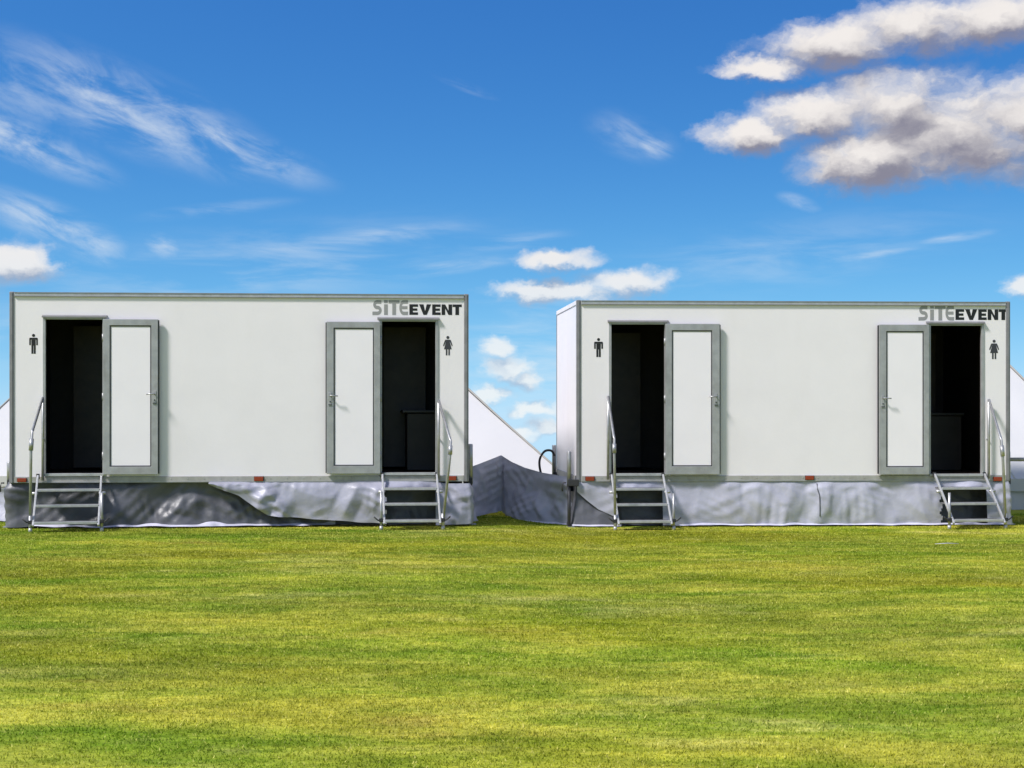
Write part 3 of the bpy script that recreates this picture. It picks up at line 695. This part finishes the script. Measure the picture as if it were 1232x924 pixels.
steps(T1, 'metal steps between silver tarpaulins, below the women doorway next to the gap', (459.5, 526), (463, 529), 0.0, 1, ((527.5, 481), (542, 530), (541.5, 547)))
steps(T2, 'metal steps below the doorway next to the gap, beside an upright dark tube', (736, 797), (743.5, 808.5), -0.07, -1, ((731.5, 476), (739, 528), (739, 545)))
steps(T2, 'metal steps slanting towards the corner, in front of the pale grey skirt', (1124, 1184), (1145, 1210), -0.07, 1, ((1189.5, 480), (1204.5, 529), (1206.5, 549)))

# ------------------------------------------------------------------ tarpaulins
def tri(x): return abs((x % 1.0) - 0.5) * 2
def crumple(s, z, seed, amp, folds):
    """creased sheet relief: straight folds in several directions that come and go, so the sheet breaks into flat facets"""
    wx = mn.noise((s * 0.7 + seed, z * 0.9, seed)) * 0.35; wz = mn.noise((s * 0.8, z * 0.7 + seed, seed + 7)) * 0.35
    d = 0.9 * mn.noise((s * 1.1 + seed, z * 1.5, 2.0))
    for (ang, freq, a, ph) in folds:
        k = math.cos(R(ang)) * (s + wx) + math.sin(R(ang)) * (z + wz)
        env = min(1.0, max(0.0, 0.45 + 1.5 * mn.noise((s * 1.1 + ph * 5, z * 1.3, seed + ph))))
        d += a * env * (1 - tri(k * freq + ph))
    for i in range(5):                                              # small crumples in scattered places
        ang = (seed * 37 + i * 67) % 180; fr = 3.2 + 1.7 * i; c, sn = math.cos(R(ang)), math.sin(R(ang))
        env = mn.noise((s * 2.0 + i * 9.1, z * 2.4, seed + i)) - 0.02
        if env > 0: d += (1.6 / fr) * min(env * 3.2, 1.0) * (1 - tri((c * (s + 0.3 * wx) + sn * (z + 0.3 * wz)) * fr + i * 0.37))
    return amp * (d - 0.5)

def sheet(path, ztop, zbot, label, m, seed, amp, folds, name='skirt_tarpaulin', flare=0.05, ds=0.022, nz=30, hem=None, group=None, cat='tarpaulin', bulge=0.0, holes=()):
    """path: list of world (x, y) points; ztop, zbot: functions of the distance along it"""
    P = [Vector((p[0], p[1])) for p in path]
    cum = [0.0]
    for i in range(len(P) - 1): cum.append(cum[-1] + (P[i + 1] - P[i]).length)
    def pos(s):
        s = max(0, min(cum[-1], s))
        for i in range(len(P) - 1):
            if s <= cum[i + 1] + 1e-9:
                t = (s - cum[i]) / (cum[i + 1] - cum[i]); d = (P[i + 1] - P[i]).normalized()
                return P[i].lerp(P[i + 1], t), Vector((d.y, -d.x))
    def nrm(s):
        a = pos(s - 0.06)[1]; b = pos(s + 0.06)[1]; return (a + b).normalized()
    n = int(cum[-1] / ds); mb = MB(); rows = []
    for j in range(n + 1):
        s = cum[-1] * j / n; p, _ = pos(s); nn = nrm(s); zt, zb = ztop(s), zbot(s)
        for i in range(nz + 1):
            t = i / nz; z = zt + (zb - zt) * t
            fade = sstep(t / 0.18) * 0.85 + 0.15
            off = crumple(s, z, seed, amp, folds) * fade + flare * t ** 3 + bulge * math.sin(math.pi * t)
            mb.v.append((p.x + nn.x * off, p.y + nn.y * off, z + 0.012 * mn.noise((s * 4, seed, 3)) * (t if t > 0.97 else 0)))
    for j in range(n):
        for i in range(nz):
            a = j * (nz + 1) + i; sc_, zc_ = cum[-1] * (j + 0.5) / n, mb.v[a][2]
            if any(h0 + 0.02 * math.sin(zc_ * 40) < sc_ < h1 and zc_ < hz for h0, h1, hz in holes): continue       # opening added so the space behind the steps reads as shade
            mb.f.append((a, a + nz + 1, a + nz + 2, a + 1))
    o = mb.build(name, m, smooth=True)
    tag(o, label, cat, group)
    if hem:
        h0, h1, w = hem; hb = MB(); k = 0
        for j in range(n + 1):
            s = cum[-1] * j / n
            if not (h0 <= s <= h1): continue
            x, y, z = mb.v[j * (nz + 1) + nz]; nn = nrm(s); e = min(1, (s - h0) / 0.1, (h1 - s) / 0.1)
            ww = w * (0.35 + 1.9 * abs(mn.noise((s * 2.2, seed, 9)))) * max(e, 0.1); up = 0.004 + 0.055 * max(0, mn.noise((s * 2.6, seed, 1)) - 0.05) * (w / 0.06)
            for q, (dn, dz) in enumerate(((-0.004, up + 0.016), (0.35 * ww, up + 0.010), (0.7 * ww, up * 0.5 + 0.004), (ww, 0.002))):
                hb.v.append((x + nn.x * dn, y + nn.y * dn, z + dz))
            k += 1
        for j in range(k - 1):
            for i in range(3): a = j * 4 + i; hb.f.append((a, a + 4, a + 5, a + 1))
        hb.build('hem', 'hem', o, smooth=True)
    return o

def path_front(T, u0, u1, v=0.03, wrap=None):
    p = [T.world(u0, v)[:2], T.world(u1, v)[:2]]
    if wrap: p = p + [T.world(u1 + 0.02, v + 0.05)[:2], T.world(u1 + 0.02, v + wrap)[:2]]
    return p
# first unit: a dark sheet all along, its right end added as shade behind the steps, a silver one in front of its right half
p = [T1.world(-0.03, 1.6)[:2], T1.world(-0.03, 0.08)[:2]] + path_front(T1, 0.0, 2.6, 0.05) + [T1.world(3.1, 0.17)[:2], T1.world(4.4, 0.22)[:2], T1.world(5.45, 0.25)[:2]]
SO = 1.52 + 0.06
sheet(p, lambda s: T1.z0 + 0.01, lambda s: 0.022 + 0.012 * mn.noise((s * 1.7, 0, 0)), 'dark grey tarpaulin with diagonal folds and a hem coloured white for the sun on it, under the trailer', 'tarp_dark', 3.0, 0.075,
      [(-38, 0.75, 1.2, 0.1), (-52, 1.3, 0.8, 0.55), (20, 0.9, 0.5, 0.3)], flare=0.07, hem=(SO + 0.25, SO + 4.0, 0.085))
uL = T1.at(252, 581)[0]; uM = T1.at(322, 618)[0]; uE = T1.at(478, 634)[0]
def lite_bot(s):
    u = uL + s
    return interp(u, [(uL, T1.z0 - 0.02), (T1.at(288, 598)[0], 0.40), (T1.at(308, 612)[0], 0.25), (uM, 0.155), (T1.at(380, 626)[0], 0.10), (uE, 0.035), (5.3, 0.02), (5.67, 0.04), (7, 0.03)])
sheet(path_front(T1, uL, T1.L, -0.01, wrap=1.5), lambda s: T1.z0 + 0.005 - 0.03 * sstep((s + uL - 5.2) / 0.2), lite_bot, 'silver grey crumpled tarpaulin wrapping the trailer corner at the gap', 'tarp_lite', 9.0, 0.105,
      [(62, 0.8, 1.0, 0.2), (48, 1.6, 0.7, 0.7), (-30, 0.9, 0.6, 0.4), (85, 1.1, 0.5, 0.9)], flare=0.06, bulge=0.06, holes=[(T1.at(463, 600)[0] - uL, T1.at(523, 600)[0] - uL, 0.47)])
# second unit
def pale_bot(s):
    u = s
    return interp(u, [(0, T2.z0 - 0.13), (T2.at(706, 602)[0], T2.at(706, 602)[1]), (T2.at(720, 613)[0], T2.at(720, 613)[1]), (T2.at(738, 621)[0], T2.at(738, 621)[1]), (T2.at(775, 634)[0], -0.045), (8, -0.055)])
sheet(path_front(T2, 0.0, T2.L - 0.02, 0.0, wrap=1.7), lambda s: T2.z0 + 0.008, pale_bot, 'pale lavender grey smooth skirt tarpaulin below the trailer, with white hem', 'tarp_pale', 14.0, 0.05,
      [(6, 1.6, 1.1, 0.2), (-10, 2.6, 0.7, 0.5), (40, 0.8, 0.5, 0.1)], flare=0.04, bulge=0.03, hem=(T2.at(815, 630)[0], 5.7, 0.045), holes=[(T2.at(741, 600)[0], T2.at(797, 600)[0], 0.43), (T2.at(1131, 600)[0], T2.at(1186, 600)[0], 0.43)])
sheet([T2.world(-0.02, 1.9)[:2], T2.world(-0.02, 0.1)[:2]] + path_front(T2, 0.0, 0.45, 0.05) + [T2.world(0.6, 0.22)[:2], T2.world(1.3, 0.25)[:2]], lambda s: T2.z0, lambda s: -0.055, 'dark grey tarpaulin tucked behind the pale skirt at the gap', 'tarp_dark', 17.0, 0.03,
      [(-45, 0.9, 0.8, 0.2)], flare=0.10, hem=(1.85, 2.45, 0.05))  # right end runs on behind the steps, its dark colour playing their shade
sheet([T2.world(4.5, 0.25)[:2], T2.world(5.6, 0.25)[:2]], lambda s: T2.z0, lambda s: -0.055, 'dark sheet added as the shade behind the slanting steps', 'tarp_dark', 19.0, 0.03, [(-45, 0.9, 0.8, 0.2)])  # added sheet, dark in place of the shade behind these steps
us_ = T2.at(983, 600)[0]
sk = bpy.data.objects['skirt_tarpaulin.002']
pt = [min((v.co for v in sk.data.vertices if abs(v.co.z - zz) < 0.02), key=lambda c: (c.x - T2.world(us_ + 0.06 * (0.5 - zz), 0).x) ** 2) for zz in (0.51, 0.42, 0.33, 0.24, 0.15, 0.06)]
MB().tube([(c.x, c.y - 0.003, c.z) for c in pt], 0.007, 6).build('seam', 'tarp_dark', sk, smooth=True)
# the sheet over the drawbar in the gap
def wpt(px_, Y): return ((px_ - PX) / F * Y, Y)
A = wpt(687, 21.10); B = wpt(603, 22.15); Cc = wpt(555, 21.85)
lAB = (Vector(A) - Vector(B)).length; lBC = (Vector(B) - Vector(Cc)).length
def zpx(py_, Y): return EYE - (py_ - PY) / F * Y
tp = [(0, zpx(566, 21.85)), (lBC * 0.5, zpx(557, 22.0)), (lBC, zpx(547.5, 22.15)), (lBC + 0.16 * lAB, zpx(556, 21.95)), (lBC + 0.35 * lAB, zpx(563, 21.7)), (lBC + 0.6 * lAB, zpx(569, 21.4)), (lBC + lAB, zpx(574, 21.10))]
bt = [(0, -0.01), (lBC * 0.5, 0.02), (lBC, 0.06), (lBC + 0.15 * lAB, 0.02), (lBC + 0.4 * lAB, -0.045), (lBC + lAB, -0.055)]
sheet([Cc, B, A], lambda s: interp(s, tp), lambda s: interp(s, bt), 'grey tarpaulin peaked like a small tent in the gap between the trailers', 'tarp_mid', 25.0, 0.10,
      [(75, 0.9, 0.9, 0.3), (35, 1.0, 0.7, 0.6), (-50, 0.8, 0.5, 0.0)], name='drape_tarpaulin', flare=0.04, hem=(lBC + 0.45 * lAB, lBC + lAB, 0.05))
# loose sheet behind the left corner of the first unit
pL = [wpt(-60, 21.3), wpt(12, 20.9)]
sheet(pL, lambda s: zpx(586, 21.1), lambda s: 0.012, 'lavender grey loose sheet beyond the dark tarpaulin and end of the trailer', 'tarp_lite', 31.0, 0.05, [(50, 1.2, 0.8, 0.2)], name='drape_tarpaulin', flare=0.12, hem=(0.0, 0.8, 0.06))

# ------------------------------------------------------------------ white tents behind
def tent(label, x0, x1, rx0, rx1, y0, y1, zr, ze, base):
    ry = (y0 + y1) / 2
    root = thing('white_tent', label, 'tent', ((x0 + x1) / 2, ry, 0), 0, 'white pole tents behind the units')
    ox, oy = (x0 + x1) / 2, ry
    def sag(a, b, t, k=0.05):
        p = Vector(a).lerp(Vector(b), t); p.z -= k * math.sin(math.pi * t); return p
    def panel(a, b, c, d, nu, nv=10):
        """a-b along the ridge, d-c along the eave"""
        m = MB()
        for j in range(nv + 1):
            t = j / nv; l = sag(a, d, t); r = sag(b, c, t)
            for i in range(nu + 1):
                s = i / nu; p = l.lerp(r, s)
                p.z -= 0.03 * math.sin(math.pi * t) * abs(math.sin(math.pi * s * max(1, nu / 4)))
                m.v.append((p.x - ox, p.y - oy, p.z))
        for j in range(nv):
            for i in range(nu):
                q = j * (nu + 1) + i; m.f.append((q, q + 1, q + nu + 2, q + nu + 1))
        return m
    E0, E1 = Vector((rx0, ry, zr)), Vector((rx1, ry, zr))
    c00, c10, c11, c01 = Vector((x0, y0, ze)), Vector((x1, y0, ze)), Vector((x1, y1, ze)), Vector((x0, y1, ze))
    k = 4
    for i in range(k):                                              # the long slopes in sewn widths
        f0, f1 = i / k, (i + 1) / k
        panel(E0.lerp(E1, f0), E0.lerp(E1, f1), c00.lerp(c10, f1), c00.lerp(c10, f0), 6).build('roof_panel', 'canvas', root, smooth=True)
        panel(E0.lerp(E1, f1), E0.lerp(E1, f0), c01.lerp(c11, f0), c01.lerp(c11, f1), 6).build('roof_panel', 'canvas', root, smooth=True)
    panel(E1, E1 + Vector((0, 0.001, 0)), c11, c10, 6).build('roof_panel', 'canvas', root, smooth=True)
    panel(E0, E0 + Vector((0, -0.001, 0)), c00, c01, 6).build('roof_panel', 'canvas', root, smooth=True)
    def off(v): return (v.x - ox, v.y - oy, v.z)
    for a, b in ((E0, c00), (E1, c10), (E1, c11), (E0, c01)):
        MB().tube([off(sag(a, b, t / 10) + Vector((0, 0, 0.004))) for t in range(11)], 0.016, 6).build('seam_rope', 'rope', root, smooth=True)
    for i in range(1, k):
        a, b = E0.lerp(E1, i / k), c00.lerp(c10, i / k)
        MB().tube([off(sag(a, b, t / 10) + Vector((0, -0.004, 0.002))) for t in range(11)], 0.009, 6).build('seam', 'seam', root, smooth=True)
    for (a, b) in ((c00, c10), (c10, c11), (c11, c01), (c01, c00)):
        L = (b - a).length; n = int(L / 0.12); m = MB()
        d = (b - a).normalized(); nn = Vector((d.y, -d.x, 0))
        for i in range(n + 1):
            p = a.lerp(b, i / n) - nn * 0.06; w = 0.035 * math.sin(i * 0.9) + 0.01 * math.sin(i * 2.3)
            m.v += [off(Vector((p.x, p.y, ze - 0.005))), off(Vector((p.x + nn.x * w, p.y + nn.y * w, (ze + base) / 2))), off(Vector((p.x + nn.x * w * 1.3, p.y + nn.y * w * 1.3, base - 0.01)))]
        for i in range(n):
            for q in range(2): m.f.append((i * 3 + q, i * 3 + 3 + q, i * 3 + 4 + q, i * 3 + 1 + q))
        m.build('side_wall', 'canvas', root, smooth=True)
        v = MB()
        for i in range(n + 1):
            p = a.lerp(b, i / n) + nn * 0.012; v.v += [off(Vector((p.x, p.y, ze + 0.004))), off(Vector((p.x, p.y, ze - 0.14 - 0.05 * abs(math.sin(i * 0.6)))))]
        v.f = [(i * 2, i * 2 + 2, i * 2 + 3, i * 2 + 1) for i in range(n)]
        v.build('valance', 'canvas', root, smooth=True)
    for x in (rx0, rx1):
        MB().tube([(x - ox, 0, base - 0.02), (x - ox, 0, zr + 0.02)], 0.04, 10).build('pole', 'wood', root, smooth=True)
    for c, dx, dy in ((c00, -0.9, -0.5), (c10, 0.55, -0.6), (c11, 0.55, 0.6), (c01, -0.9, 0.5)):
        MB().tube([off(c), (c.x + dx - ox, c.y + dy - oy, base)], 0.007, 6).build('guy_rope', 'rope', root)
    return root
tent('white hip roofed tent whose sloping end shows in the gap between trailers', -8.2, 1.525, -6.45, -1.2, 24.2, 30.8, 3.02, 0.45, 0.0)
tent('white tent behind the trailer with the pale grey skirt', 3.1, 10.18, 5.4, 8.62, 24.4, 30.8, 3.02, 0.40, -0.07)
# tow bar rail at the far end of the second unit and a bracket on the first
MB().tube([T2.world(5.85, 0.2, 0.80), T2.world(6.9, 0.22, 0.80)], 0.026, 10).build('end_rail', 'galv', None, smooth=True)
er = bpy.data.objects['end_rail']; tag(er, 'grey horizontal rail fixed to the stabiliser leg in front of a tent', 'rail')
# a pale stick and a few bare scraps lying in the grass
st = MB().tube([(5.31, 18.05, -0.045), (5.45, 18.03, -0.035), (5.58, 18.06, -0.042)], [0.003, 0.004, 0.003], 6).build('stick', 'hem', None, smooth=True)
tag(st, 'thin pale stick lying on the grass before the slanting steps', 'stick')
